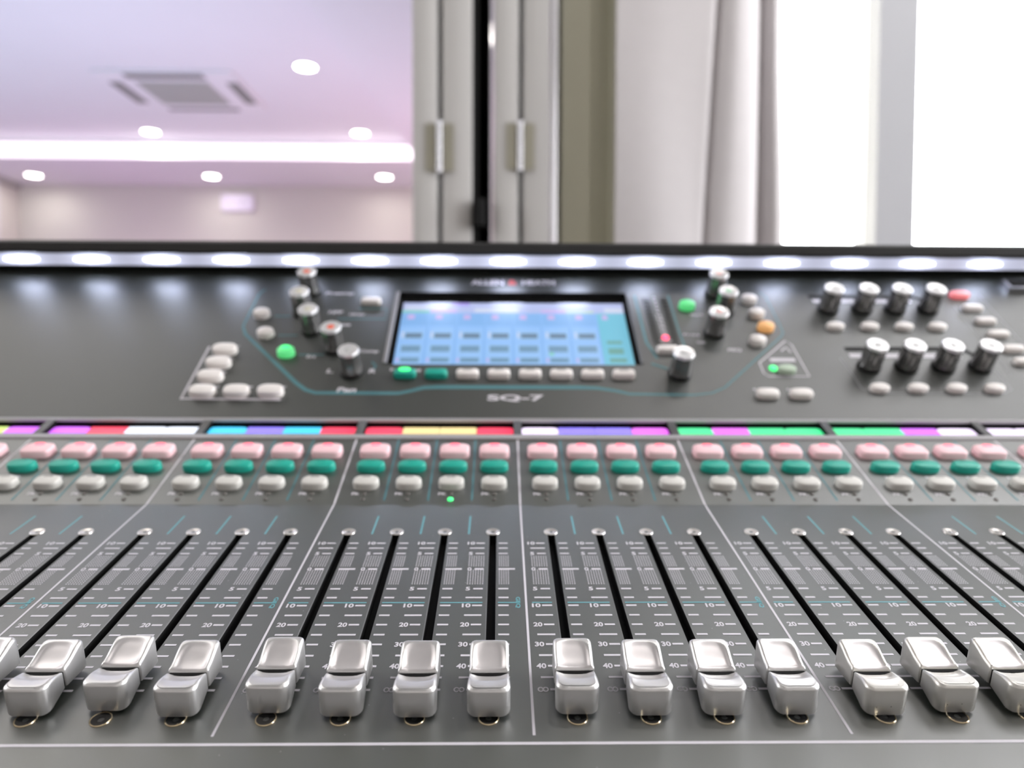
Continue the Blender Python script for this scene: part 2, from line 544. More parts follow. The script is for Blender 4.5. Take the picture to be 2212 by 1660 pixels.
def hinge(x, z0, z1):
    root = None
    b = MB()
    for i in range(5):
        za = z0 + (z1 - z0) * i / 5 + 0.0008
        zb = z0 + (z1 - z0) * (i + 1) / 5 - 0.0008
        ring = [(5 * math.cos(t * math.pi / 8), 5 * math.sin(t * math.pi / 8)) for t in range(16)]
        b.rings([[(q[0], q[1], za * 1000) for q in ring], [(q[0], q[1], zb * 1000) for q in ring]], cap0=True)
    h = obj('hinge', b.mesh('hinge', MT['hinge_pin'], smooth=True), (x, -0.006, 0), (0, 0, 0), part_root, 'chrome hinge barrel with bronze leaves')
    for s in (-1, 1):
        b = MB()
        b.box(min(s * 7, s * 28), 3.5, z0 * 1000 + 4, max(s * 7, s * 28), 6.4, z1 * 1000 - 4)
        hl = obj('hinge_leaf', b.mesh('hinge_leaf', MT['bronze']), (0, 0, 0), (0, 0, 0), h)


hinge(-0.123, Z0 + 0.364, Z0 + 0.466)
hinge(0.0385, Z0 + 0.368, Z0 + 0.468)

# ------------------------------------------------------------------ curtain beside the window
prof = [(0.222, 0.012), (0.30, 0.0), (0.39, 0.004), (0.412, 0.008), (0.420, 0.022), (0.430, 0.008), (0.455, 0.0), (0.485, 0.010),
        (0.502, 0.028), (0.514, 0.052), (0.524, 0.034), (0.538, 0.024), (0.552, 0.032), (0.560, 0.050)]


def smooth_profile(p, n=6):
    out = []
    for i in range(len(p) - 1):
        p0, p1, p2, p3 = p[max(i - 1, 0)], p[i], p[i + 1], p[min(i + 2, len(p) - 1)]
        for k in range(n):
            t = k / n
            q = []
            for c in (0, 1):
                q.append(0.5 * (2 * p1[c] + (p2[c] - p0[c]) * t + (2 * p0[c] - 5 * p1[c] + 4 * p2[c] - p3[c]) * t * t + (3 * p1[c] - p0[c] - 3 * p2[c] + p3[c]) * t ** 3))
            out.append(tuple(q))
    out.append(p[-1])
    return out


pp = smooth_profile(prof)
b = MB()
rows = []
for k in range(25):
    z = 0.15 + 2.3 * k / 24
    row = []
    for x, y in pp:
        crease = math.exp(-((x - 0.42) / 0.05) ** 2)
        edge = max(0.0, (x - 0.5) / 0.06)
        dz = z - (Z0 + 0.72)
        row.append((x + 0.045 * crease * dz + 0.006 * edge * math.sin(z * 7.0), 1.44 + y + 0.004 * math.sin(z * 5 + x * 20), z))
    rows.append(row)
front = rows
back = [[(x, y + 0.004, z) for x, y, z in r] for r in rows]
loops = [f + list(reversed(k)) for f, k in zip(front, back)]
b.rings(loops, cap0=True, cap1=True)
cur = obj('curtain', b.mesh('curtain', MT['curtain'], smooth=True, scale=1.0))
tag(cur, 'off-white curtain hanging in flat folds at the left of the window', 'curtain')

# ------------------------------------------------------------------ hall ceiling fittings
b = MB()
b.box(-4.45, 6.004, SOFFIT + 0.002, -0.70, 6.018, CEIL - 0.040)
cove = obj('trim_2', b.mesh('trim_2', MT['cove'], scale=1.0))
struct(cove)
cove['label'] = 'glowing light strip along the step of the hall ceiling'


def ring(r, k=24):
    return [(r * math.cos(2 * math.pi * i / k), r * math.sin(2 * math.pi * i / k)) for i in range(k)]


def make_downlight():
    b = MB()
    b.rings([[(x, y, 4) for x, y in ring(76)], [(x, y, -4) for x, y in ring(74)], [(x, y, -5) for x, y in ring(70)], [(x, y, -1) for x, y in ring(60)]], cap1=False)
    rim = b.mesh('rim', MT['plastic_white'], smooth=True)
    b = MB()
    b.rings([[(x, y, -1) for x, y in ring(60)], [(x, y, -3.0) for x, y in ring(50)], [(x, y, -4) for x, y in ring(30)]], cap1=True)
    b.f = [tuple(reversed(f)) for f in b.f]
    lens = b.mesh('lens', MT['lamp_on'], smooth=True)
    return rim, lens


rim_me, lens_me = make_downlight()


def downlight(x, y, z, label, group):
    root = tag(empty('downlight', (x, y, z)), label, 'ceiling light', group)
    obj('rim', rim_me, (0, 0, 0), (0, 0, 0), root)
    obj('lens', lens_me, (0, 0, 0), (0, 0, 0), root)
    return root


G1 = 'round downlights in the hall ceiling'
downlight(-1.166, 4.496, CEIL, 'round lit downlight right of the ceiling air vent, highest and largest of the hall downlights', G1)
downlight(-2.703, 5.822, CEIL, 'round lit downlight just above the glowing strip, below the left side of the air vent', G1)
downlight(-1.089, 5.812, CEIL, 'round lit downlight just above the glowing strip, near its right end', G1)
G2 = 'round downlights in the soffit under the glowing strip'
downlight(-4.095, 6.62, SOFFIT, 'round lit downlight under the glowing strip, leftmost of three', G2)
downlight(-2.542, 6.61, SOFFIT, 'round lit downlight under the glowing strip, above the wall sign', G2)
downlight(-1.024, 6.59, SOFFIT, 'round lit downlight under the glowing strip, nearest the folding door', G2)
WHERE = ('behind the camera at the left', 'behind the camera in the middle', 'behind the camera at the right', 'right above the console')
for (x, y), w_ in zip(NEAR_LIGHTS, WHERE):
    downlight(x, y, CEIL, 'round lit downlight of the near ceiling, ' + w_, 'downlights of the near ceiling')

# unseen light panels added in the near ceiling to give the console its sheen


def add_sheen_panel(x, y, w, d, m, label):
    root = tag(empty('sheen_panel', (x, y, CEIL)), label, 'ceiling light', 'light panels added for the console sheen')
    t = MB()
    o1 = [(-w / 2, -d / 2), (w / 2, -d / 2), (w / 2, d / 2), (-w / 2, d / 2)]
    k = 1 - 0.05 / w
    t.rings([[(px_, py_, 0.002) for px_, py_ in o1], [(px_, py_, -0.012) for px_, py_ in o1], [(px_ * k, py_ * k, -0.012) for px_, py_ in o1], [(px_ * k, py_ * k, -0.004) for px_, py_ in o1]], cap1=False)
    obj('light_frame', t.mesh('light_frame', MT['plastic_white'], scale=1.0), (0, 0, 0), (0, 0, 0), root)
    t = MB()
    t.rings([[(px_ * k, py_ * k, -0.003) for px_, py_ in o1], [(px_ * k, py_ * k, -0.006) for px_, py_ in o1]])
    obj('diffuser', t.mesh('diffuser', m, scale=1.0), (0, 0, 0), (0, 0, 0), root)


MT['sheen_light'] = mat('sheen_panel_glow', (1, 1, 1), 0.5, emit=(1.0, 0.98, 0.98), strength=3.6, var=0.0)
MT['sheen_light_dim'] = mat('sheen_panel_glow_dim', (1, 1, 1), 0.5, emit=(1.0, 0.95, 0.88), strength=1.7, var=0.0)
add_sheen_panel(1.45, 0.80, 1.2, 0.9, MT['sheen_light'], 'lit panel added for the console sheen, in the near ceiling beside the window')
add_sheen_panel(-1.45, 1.0, 1.2, 1.1, MT['sheen_light_dim'], 'dimmer lit panel added for the console sheen, in the near ceiling beside the hall opening')

# cassette air conditioner
ac = tag(empty('air_conditioner', (-2.05, 4.90, CEIL)), 'square white cassette air vent with grey grille set in the hall ceiling', 'air conditioner')
b = MB()
ow, od = 430, 352
o1 = superellipse(2 * ow, 2 * od, 30, 48)
b.rings([[(x, y, 2) for x, y in o1], [(x, y, -14) for x, y in o1], [(x * 0.985, y * 0.985, -20) for x, y in o1]])
obj('fascia', b.mesh('fascia', MT['plastic_white']), (0, 0, 0), (0, 0, 0), ac)
b = MB()
b.box(-222, -200, -26, 222, 205, -18)
gr = obj('intake_grille', b.mesh('intake_grille', MT['grille']), (0, 0, 0), (0, 0, 0), ac, 'grey intake grille')
sl = MB()
sl.box(-222, -3, -29, 222, 3, -25)
sl = sl.mesh('slat', MT['grille'])
for k in range(12):
    obj('slat', sl, (0, -0.18 + 0.0335 * k, 0), (0, 0, 0), gr)
for bx in ((-240, -352 + 18, 240, -352 + 95), (-240, 352 - 60, 240, 352 - 15), (-392, -190, -320, 190), (335, -190, 405, 190)):
    b = MB()
    b.box(bx[0], bx[1], -24, bx[2], bx[3], -19)
    obj('air_outlet', b.mesh('air_outlet', MT['vent']), (0, 0, 0), (0, 0, 0), ac, 'dark air outlet slot')

# sign on the far wall
sg = tag(empty('wall_sign', (-2.427, 6.95, Z0 + 1.40)), 'small pale lit sign on the far wall of the hall', 'sign')
b = MB()
o = superellipse(290, 146, 12, 32)
b.rings([[(x, 0, y) for x, y in o], [(x, -40, y) for x, y in o], [(x * 0.97, -44, y * 0.95) for x, y in o]], cap0=True)
obj('sign_case', b.mesh('sign_case', MT['sign']), (0, 0, 0), (0, 0, 0), sg)
b = MB()
for dx, w in ((-70, 26), (2, 20), (62, 30)):
    b.ribbon([(dx - w, -22), (dx, 28), (dx + w, -16)], 12)
b.v = [(x, -45.0, y) for x, y, z in b.v]
obj('sign_marking', b.mesh('sign_marking', MT['sign_ink']), (0, 0, 0), (0, 0, 0), sg)

# ------------------------------------------------------------------ desk under the console
desk = tag(empty('desk', (0.0, 0.42, 0)), 'dark desk carrying the mixing console', 'desk')
b = MB()
b.box(-650, -330, 720, 650, 330, 760)
obj('desk_top', b.mesh('desk_top', MT['desk']), (0, 0, 0), (0, 0, 0), desk)
lg = MB()
lg.box(-30, -30, 0, 30, 30, 720)
lg = lg.mesh('leg', MT['desk'])
for x in (-0.6, 0.6):
    for y in (-0.28, 0.28):
        obj('leg', lg, (x, y, 0), (0, 0, 0), desk)

# ================================================================== the console
CX = 0.01007                      # its middle line
DESK = 0.760
ROOT = Vector((CX, 0.40, DESK))
console = tag(empty('mixing_console', ROOT), 'black digital mixing console with silver faders, colour strips and a blue touch screen', 'mixing console')
HALF = 402.0
# three panel planes: origin (y, z in mm from the lens) and slope
PLANES = {'F': (207.29, -110.73, R(12.691)), 'S': (367.81, -74.58, R(23.876)), 'U': (447.0, -39.0, R(38.0))}


def on(pl, x, v, h=0.0):
    y, z, a = PLANES[pl]
    return Vector((x / 1000, (y + v * math.cos(a) - h * math.sin(a)) / 1000, (z + v * math.sin(a) + h * math.cos(a)) / 1000 + Z0)) + Vector((CX, 0, 0)) - ROOT


def put(pl, name, me, x, v, h=0.0, label=None, rz=0.0):
    o = obj(name, me, on(pl, x, v, h), (PLANES[pl][2], 0, rz), console, label)
    return o


def grid_panel(name, xs, vs, hole, depth, m, m_wall):
    b = MB()
    nx, nv = len(xs) - 1, len(vs) - 1
    H = [[hole((xs[i] + xs[i + 1]) / 2, (vs[j] + vs[j + 1]) / 2) for j in range(nv)] for i in range(nx)]
    for i in range(nx):
        for j in range(nv):
            x0, x1, v0, v1 = xs[i], xs[i + 1], vs[j], vs[j + 1]
            if not H[i][j]:
                b.m = 0
                b.rect(x0, v0, x1, v1)
                continue
            b.m = 1
            for di, dj, a, c in ((-1, 0, (x0, v1), (x0, v0)), (1, 0, (x1, v0), (x1, v1)), (0, -1, (x0, v0), (x1, v0)), (0, 1, (x1, v1), (x0, v1))):
                ii, jj = i + di, j + dj
                if not (0 <= ii < nx and 0 <= jj < nv) or not H[ii][jj]:
                    b.poly([(a[0], a[1], 0), (a[0], a[1], -depth), (c[0], c[1], -depth), (c[0], c[1], 0)])
    return b.mesh(name, [m, m_wall])


def pmm(pl, v, h=0.0):
    y, z, a = PLANES[pl]
    return (y + v * math.cos(a) - h * math.sin(a), z + v * math.sin(a) + h * math.cos(a))


# chassis below the panels
FRONT = -62.0
pts = [(pmm('F', FRONT)[0], pmm('F', FRONT)[1] - 0.5)]
pts = [(145, -164), (143, -140), (pmm('F', FRONT, -3)), pmm('F', 0, -7), pmm('F', 164.5, -7), pmm('S', 64, -8), pmm('S', 86, -9), (470, -34), pmm('U', 30, -9), pmm('U', 168, -9),
       (640, 60), (655, 20), (655, -164)]
b = MB()
ra = [(-HALF + 1, y, z) for y, z in pts]
rb = [(HALF - 1, y, z) for y, z in pts]
b.rings([ra, rb], cap0=True)
me = b.mesh('chassis', MT['body'])
ch = obj('chassis', me, Vector((CX, 0, Z0)) - ROOT, (0, 0, 0), console)
# side cheeks
for s in (-1, 1):
    b = MB()
    q = [(143, -164), (141, -138), pmm('F', FRONT, 0.8), pmm('F', 164.5, 0.8), pmm('S', 70, 0.8), pmm('U', 0, 0.8), pmm('U', 168, 0.8), (559, 84), (563, 87), (640, 84), (660, 40), (660, -164)]
    x0, x1 = sorted((s * HALF, s * (HALF + 5)))
    b.rings([[(x0, y, z) for y, z in q], [(x1, y, z) for y, z in q]], cap0=True)
    obj('side_cheek', b.mesh('side_cheek', MT['body']), Vector((CX, 0, Z0)) - ROOT, (0, 0, 0), console)
# feet
ft = MB()
ft.rings([[(x, y, 0) for x, y in ring(16, 20)], [(x, y, 3) for x, y in ring(18, 20)]], cap0=True)
ft.box(-10, -10, 2, 10, 10, 4)
ft = ft.mesh('rubber_foot', MT['black'])
for x in (-0.33, 0.33):
    for y in (-0.20, 0.20):
        obj('rubber_foot', ft, (x, y, 0), (0, 0, 0), console)

G = 92.8
FP = 22.07
GROUPS = range(-4, 4)
cols = [(g, j, g * G + G / 2 + (j - 1.5) * FP) for g in GROUPS for j in range(4)]
SLOT0, SLOT1, SW = 12.0, 132.0, 1.6

# ---- fader panel with real slots, continuing into the palm rest
xs = [-HALF] + sorted([c[2] + s * SW for c in cols for s in (-1, 1)]) + [HALF]
slots = [c[2] for c in cols]
me = grid_panel('fader_panel', xs, [FRONT, SLOT0, SLOT1, 164.54], lambda x, v: SLOT0 < v < SLOT1 and any(abs(x - s) < SW for s in slots), 4.5, MT['panel'], MT['black'])
put('F', 'fader_panel', me, 0, 0)
# ---- switch panel
b = MB()
b.rect(-HALF, 0, HALF, 64.6)
put('S', 'switch_panel', b.mesh('switch_panel', MT['panel']), 0, 0)

# ---- display bezel: windows for eight colour strips
WIN = [(g * G + 2.6, g * G + G - 2.2) for g in GROUPS]
xs = [-HALF] + [x for w in WIN for x in w] + [HALF]
me = grid_panel('display_bezel', xs, [64.5, 69.6, 86.0, 88.2], lambda x, v: 69.6 < v < 86.0 and any(a < x < c for a, c in WIN), 4.0, MT['bezel'], MT['black'])
put('S', 'display_bezel', me, 0, 0, 0.5)
b = MB()
b.rings([[(-HALF, 64.2, 0), (-HALF, 64.2, 0.5), (-HALF, 64.9, 1.0), (-HALF, 68.2, 1.0), (-HALF, 68.9, 0.5)],
         [(HALF, 64.2, 0), (HALF, 64.2, 0.5), (HALF, 64.9, 1.0), (HALF, 68.2, 1.0), (HALF, 68.9, 0.5)]], cap1=False)
put('S', 'bezel_rail', b.mesh('bezel_rail', MT['rail']), 0, 0, label='rail in front of the colour strips, highlight painted grey')
PB = pmm('U', 0.0)
rail = [(PB[0] + 0.9, PB[1] - 1.8), (PB[0] - 0.9, PB[1] - 1.6), (PB[0] - 1.2, PB[1] - 0.6), (PB[0] - 0.4, PB[1] + 0.35), (PB[0] + 2.2, PB[1] + 1.25)]
b = MB()
b.rings([[(-HALF, y, z) for y, z in rail], [(HALF, y, z) for y, z in rail]], cap1=False)
obj('bezel_rail', b.mesh('bezel_rail', MT['rail']), Vector((CX, 0, Z0)) - ROOT, (0, 0, 0), console, 'rail behind the colour strips, highlight painted grey')
b = MB()   # link between the two planes
p0, p1 = pmm('S', 88.2, 0.5), (PB[0] + 0.9, PB[1] - 1.8)
b.poly([(-HALF, *p0), (HALF, *p0), (HALF, *p1), (-HALF, *p1)])
obj('bezel_step', b.mesh('bezel_step', MT['black']), Vector((CX, 0, Z0)) - ROOT, (0, 0, 0), console)

STRIP = {
    'lime': ((0.55, 0.75, 0.16), 1.0), 'magenta': ((0.62, 0.10, 0.95), 1.0), 'red': ((0.95, 0.02, 0.09), 0.95), 'white': ((0.80, 0.86, 1.0), 1.15),
    'cyan': ((0.02, 0.56, 0.92), 1.0), 'violet': ((0.23, 0.17, 0.95), 1.0), 'yellow': ((0.86, 0.66, 0.28), 0.95), 'lilac': ((0.88, 0.74, 1.0), 1.1),
    'green': ((0.03, 0.78, 0.27), 1.0), 'pink': ((0.78, 0.12, 0.88), 1.0)}
SM = {k: emissive('lit_strip_' + k, *v) for k, v in STRIP.items()}
SEQ = [('red', 'white', 'lime', 'magenta'), ('magenta', 'red', 'white', 'white'), ('cyan', 'violet', 'cyan', 'red'), ('red', 'yellow', 'yellow', 'red'),
       ('lilac', 'violet', 'violet', 'pink'), ('green', 'pink', 'green', 'green'), ('green', 'green', 'magenta', 'lilac'), ('lilac', 'lilac', 'cyan', 'white')]
SHADE = mat('strip_lettering', (0.30, 0.33, 0.38), 0.5)
for (a, c), seq in zip(WIN, SEQ):
    w = (c - a) / 4
    strip = None
    b = MB()
    b.rect(-w * 2 - 0.5, -8.2, w * 2 + 0.5, 8.8)
    strip = put('S', 'channel_display', b.mesh('channel_display', MT['black']), (a + c) / 2, 77.4, -3.4)
    for k, colr in enumerate(seq):
        b = MB()
        o = [(x, y) for x, y in superellipse(w - 0.25, 12.6, 7 if k in (0, 3) else 30, 24)]
        b.rings([[(x, y, 0.15) for x, y in o], [(x, y, 0.7) for x, y in o]])
        t = obj('colour_strip', b.mesh('colour_strip', SM[colr]), ((-1.5 + k) * w / 1000, -0.0006, 0), (0, 0, 0), strip, colr + ' lit strip')

# ---- upper panel with the screen recess
me = grid_panel('upper_panel', [-HALF, -85.5, 83.5, HALF], [0.0, 53.6, 140.0, 176.0], lambda x, v: 53.6 < v < 140 and -85.5 < x < 83.5, 5.0, MT['panel_up'], MT['gloss_black'])
put('U', 'upper_panel', me, 0, 0)
# bevel rails either side of the screen, the left one painted pale as lit
for x, s in ((-86.6, 1), (84.6, 1)):
    b = MB()
    b.rings([[(-1.6, 0, 0), (-1.0, 0, 0.7), (0.9, 0, 0.7), (1.3, 0, -0.5)], [(-1.6, 85, 0), (-1.0, 85, 0.7), (0.9, 85, 0.7), (1.3, 85, -0.5)]], cap1=True, cap0=True)
    put('U', 'screen_rail', b.mesh('screen_rail', MT['edge' if x < 0 else 'bezel']), x, 55, label='bevelled rail beside the screen')

# ---- touch screen
def smat(name, c, s=0.47):
    return emissive('screen_' + name, c, s)


S_BLUE, S_BLUE2 = smat('blue', (0.27, 0.58, 1.10)), smat('mid_blue', (0.20, 0.50, 0.98))
S_CYAN, S_LILAC, S_LINE = smat('cyan', (0.12, 0.60, 0.82)), smat('lilac', (0.50, 0.58, 0.95)), smat('pale_line', (0.31, 0.62, 1.08))
S_WHITE, S_VIOLET, S_GREEN, S_PINK, S_LIME = smat('white', (0.72, 0.80, 1.0)), smat('violet', (0.40, 0.30, 0.95)), smat('green', (0.22, 0.72, 0.62)), smat('pink', (0.68, 0.50, 0.95)), smat('lime', (0.60, 0.80, 0.66))
S_GREY, S_GREY2, S_OLIVE = smat('grey', (0.10, 0.22, 0.36)), smat('grey_blue', (0.13, 0.32, 0.52)), smat('olive', (0.09, 0.38, 0.34))
mats = [S_BLUE, S_BLUE2, S_CYAN, S_LILAC, S_LINE, S_WHITE, S_VIOLET, S_GREEN, S_PINK, S_LIME, S_GREY, S_GREY2, S_OLIVE]
ts = MB()
ts.box(-84.5, 52, -1, 82.5, 140, 0)
scr = put('U', 'touch_screen', ts.mesh('touch_screen', MT['gloss_black']), 0, 0, -4.6, 'touch screen showing a blue grid of channel tiles')
b = MB()


def q(mi, x0, v0, x1, v1, z=0.05):
    b.m = mats.index(mi)
    b.rect(x0, v0, x1, v1, z)


XA, XB, VA, VB = -82.0, 80.4, 54.5, 132.5
cw = (XB - XA) / 8
q(S_BLUE, XA, VA, XB, VB)
q(S_LILAC, XA, 119.5, XB, VB, 0.1)
q(S_VIOLET, XA + 1.75 * cw, 128.6, XA + 2.4 * cw, VB, 0.15)
q(S_WHITE, XA + 0.1 * cw, 124, XA + 1.6 * cw, 128, 0.15)
q(S_GREEN, XA, 119.5, XA + 1.0 * cw, 122.4, 0.15)
q(S_PINK, XA + 1.0 * cw, 119.5, XA + 1.95 * cw, 124, 0.15)
q(S_WHITE, XA + 2.6 * cw, 120.5, XA + 4.2 * cw, 125.5, 0.15)
q(S_PINK, XA + 5.0 * cw, 119.5, XA + 5.9 * cw, 123.5, 0.15)
q(S_LIME, XA + 5.9 * cw, 119.5, XA + 6.9 * cw, 122.8, 0.15)
q(S_WHITE, XA + 7.3 * cw, 120.5, XB - 0.4, 126.5, 0.15)
for k in range(8):
    x0 = XA + k * cw
    if k < 7:
        q(S_BLUE2, x0 + cw - 1.1, VA, x0 + cw, 119.5, 0.1)
        q(S_BLUE2, x0 + 0.6, 103.5, x0 + cw - 1.3, 119.2, 0.08)
        q(S_PINK, x0 + 4.5, 111.5, x0 + 9.5, 117.0, 0.12)
        q(S_LINE, x0 + 2, 85.5, x0 + cw - 2.2, 99.5, 0.1)
        q(S_GREY, x0 + 5.0, 88.5, x0 + cw - 3.6, 94.5, 0.15)
        q(S_WHITE, x0 + 2.4, 89.0, x0 + 3.8, 96.0, 0.15)
        q(S_LINE, x0 + 1.2, 55.6, x0 + cw - 2, 82.5, 0.1)
        q(S_GREY2, x0 + 3.6, 73.0, x0 + cw - 3.6, 80.0, 0.15)
        q(S_GREY2, x0 + 4.2, 61.5, x0 + cw - 3.6, 66.5, 0.15)
        q(S_GREEN if k == 5 else S_LINE, x0 + 3.6, 69.2, x0 + 7.0, 72.4, 0.2)
        q(S_PINK, x0 + 1.6, 62.0, x0 + 3.0, 66.2, 0.15)
    else:
        q(S_CYAN, x0, VA, XB, 119.5, 0.1)
        q(S_OLIVE, x0 + 4.0, 82.5, x0 + 14.5, 86.0, 0.15)
        q(S_OLIVE, x0 + 4.0, 71.0, x0 + 14.5, 77.5, 0.15)
        q(S_OLIVE, x0 + 4.0, 62.0, x0 + 15.5, 66.5, 0.15)
        q(S_PINK, x0 + 3.5, 111.5, x0 + 7.5, 117, 0.15)
obj('screen_picture', b.mesh('screen_picture', mats), (0, 0, 0), (0, 0, 0), scr)

# ---- hood with light bar
HP = [(583.0, 67.0), (568.6, 66.8), (568.0, 67.3), (562.2, 75.2), (559.4, 75.4), (558.4, 77), (558.8, 83.2), (562, 85.2), (600, 87.0), (640, 82), (656, 60)]
b = MB()
b.rings([[(-HALF, y, z) for y, z in HP], [(HALF, y, z) for y, z in HP]], cap0=True)
hood = obj('hood', b.mesh('hood', MT['body']), Vector((CX, 0, Z0)) - ROOT, (0, 0, 0), console, 'black hood over the light bar')
ya, za, yb, zb = 567.9, 67.3, 562.1, 75.2
bar_ang = math.atan2(zb - za, yb - ya)
bar_len = math.hypot(zb - za, yb - ya)
# diffuser, brightest over each diode
dm = bpy.data.materials.new('light_bar_diffuser')
dm.use_nodes = True
nt = dm.node_tree
pb = nt.nodes['Principled BSDF']
tc = nt.nodes.new('ShaderNodeTexCoord')
sx = nt.nodes.new('ShaderNodeSeparateXYZ')
nt.links.new(tc.outputs['Object'], sx.inputs[0])
m1 = nt.nodes.new('ShaderNodeMath')
m1.operation = 'MULTIPLY'
m1.inputs[1].default_value = 2 * math.pi / 0.0522
nt.links.new(sx.outputs[0], m1.inputs[0])
m2 = nt.nodes.new('ShaderNodeMath')
m2.operation = 'COSINE'
nt.links.new(m1.outputs[0], m2.inputs[0])
m3 = nt.nodes.new('ShaderNodeMapRange')
m3.inputs[1].default_value = -1
m3.inputs[2].default_value = 1
m3.inputs[3].default_value = 0.42
m3.inputs[4].default_value = 0.8
nt.links.new(m2.outputs[0], m3.inputs[0])
pb.inputs['Emission Color'].default_value = (0.72, 0.76, 1.0, 1)
pb.inputs['Base Color'].default_value = (0.5, 0.5, 0.55, 1)
nt.links.new(m3.outputs[0], pb.inputs['Emission Strength'])
b = MB()
b.poly([(-HALF + 1, 0, 0.1), (HALF - 1, 0, 0.1), (HALF - 1, bar_len, 0.1), (-HALF + 1, bar_len, 0.1)])
LED0 = -370.0
bar_loc = Vector((CX + (LED0 + 52.2 * 7) / 1000, ya / 1000, Z0 + za / 1000)) - ROOT
b.v = [(x - (LED0 + 52.2 * 7), y, z) for x, y, z in b.v]
bar = obj('light_bar', b.mesh('light_bar', dm), bar_loc, (bar_ang, 0, 0), console, 'glowing bluish white light bar')
dio = MB()
o = superellipse(26, 3.8, 1.35, 32)
dio.rings([[(x, y, 0.0) for x, y in o], [(x * 0.92, y * 0.92, 0.5) for x, y in o], [(x * 0.5, y * 0.5, 0.9) for x, y in o]])
dio = dio.mesh('diode', MT['led'], smooth=True)
for k in range(15):
    obj('diode', dio, ((-7 + k) * 0.0522, bar_len * 0.5 / 1000, 0.0003), (0, 0, 0), bar)

# ------------------------------------------------------------------ faders
def cap_block(b, s0, s1, wide0, wide1, top, hb0, hb1, r_out0, r_out1, k=10):
    """one half of a fader cap; plan is a rounded rectangle from s0 to s1, top height from top(x, s)"""
    def corner(cx_, cy_, r, a0):
        return [(cx_ + r * math.cos(a0 + math.pi / 2 * i / k), cy_ + r * math.sin(a0 + math.pi / 2 * i / k)) for i in range(k + 1)]
    w0, w1 = wide0 / 2, wide1 / 2
    out = corner(w1 - r_out1, s1 - r_out1, r_out1, 0)
    n = 7
    def seg(p, q_, m_):
        return [(p[0] + (q_[0] - p[0]) * i / m_, p[1] + (q_[1] - p[1]) * i / m_) for i in range(1, m_)]
    c2 = corner(-w1 + r_out1, s1 - r_out1, r_out1, math.pi / 2)
    c3 = corner(-w0 + r_out0, s0 + r_out0, r_out0, math.pi)
    c4 = corner(w0 - r_out0, s0 + r_out0, r_out0, 1.5 * math.pi)
    out = out + seg(out[-1], c2[0], n) + c2 + seg(c2[-1], c3[0], n) + c3 + seg(c3[-1], c4[0], n) + c4 + seg(c4[-1], out[0], n)
    mx, my = 0.0, (s0 + s1) / 2

    def hb(s):
        return hb0 + (hb1 - hb0) * (s - s0) / (s1 - s0)
    rings = []
    rings.append([(x * 0.97, my + (y - my) * 0.98, hb(y) - 0.25) for x, y in out])
    rings.append([(x * 1.0, y, hb(y)) for x, y in out])
    f = 1.1
    for frac in (0.5,):
        rings.append([(x, y, hb(y) + (top(x, y) - f - hb(y)) * frac) for x, y in out])
    for a in (0, 0.25, 0.5, 0.75, 1.0):
        ins = f * (1 - math.cos(a * math.pi / 2))
        rg = []
        for x, y in out:
            sx_ = 1 - ins / max(w0, w1)
            sy_ = 1 - ins / ((s1 - s0) / 2)
            X, Y = x * sx_, my + (y - my) * sy_
            rg.append((X, Y, top(X, Y) - f + f * math.sin(a * math.pi / 2)))
        rings.append(rg)
    for t in (0.84, 0.78, 0.73, 0.68, 0.63, 0.58, 0.52, 0.46, 0.38, 0.30, 0.2, 0.08):
        rings.append([(x * t, my + (y - my) * t, top(x * t, my + (y - my) * t)) for x, y in out])
    b.rings(rings, cap0=True)


def sstep(a, c, x):
    t = max(0.0, min(1.0, (x - a) / (c - a)))
    return t * t * (3 - 2 * t)


def base_top(s):
    # saddle along the travel: high rear, low at the seam, raised front
    if s >= 0:
        return 9.5 + 2.5 * sstep(1.0, 11.2, s)
    return 9.2 + 1.15 * sstep(0.0, 6.5, -s)


def top_rear(x, s):
    z = base_top(s)
    # oval finger rest, open to the seam
    d = (abs(x) / 4.9) ** 3.2 + max(0.0, (s - 4.0) / 6.6) ** 3.2
    z -= 0.42 * (1 - sstep(0.30, 1.35, d)) + 0.25 * max(0.0, 1 - d)
    z -= 2.4 * sstep(11.4, 14.2, s)
    return z


def top_front(x, s):
    z = base_top(s)
    # scoop behind the front lip, deepest in the middle, ending in a curved crease
    crease = 4.9 + 1.25 * (1 - (x / 6.0) ** 2)
    w = max(0.0, 1 - (abs(x) / 5.9) ** 4)
    t = -s
    if t < crease:
        sc = 7.9 + 2.1 * max(0.0, (t - 1.6) / (crease - 1.6)) ** 2
    else:
        sc = 10.0 + 0.35 * min(1.0, (t - crease) / 3.0)
    return z * (1 - w) + sc * w


def make_cap(m):
    b = MB()
    cap_block(b, 0.25, 13.6, 12.4, 12.4, top_rear, 3.3, 2.3, 0.6, 3.4)
    cap_block(b, -10.9, -0.45, 13.0, 12.2, top_front, 1.3, 3.3, 2.7, 0.6)
    # faces whose centre lies in the finger rest use the second slot
    for i, f in enumerate(b.f):
        c = [sum(b.v[k_][a] for k_ in f) / len(f) for a in range(3)]
        if c[1] > 0.6 and c[2] > 7.5 and (abs(c[0]) / 4.9) ** 3.2 + max(0, (c[1] - 4) / 6.6) ** 3.2 < 1:
            b.mi[i] = 1
    return b.mesh('fader_cap', [m, MT['pad']], smooth=True)


cap_me = make_cap(MT['cap'])
cap_worn_me = make_cap(MT['cap_worn'])
b = MB()
b.box(-5.6, -1.0, 3.3, 5.6, 1.0, 8.0)
b.box(-1.0, -6, -4.5, 1.0, 6, 3.6)
stem_me = b.mesh('fader_stem', MT['black'])
b = MB()
b.box(-SW - 0.4, SLOT0 - 1, -5.2, SW + 0.4, SLOT1 + 1, -4.4)
slot_me = b.mesh('slot_bed', MT['black'])
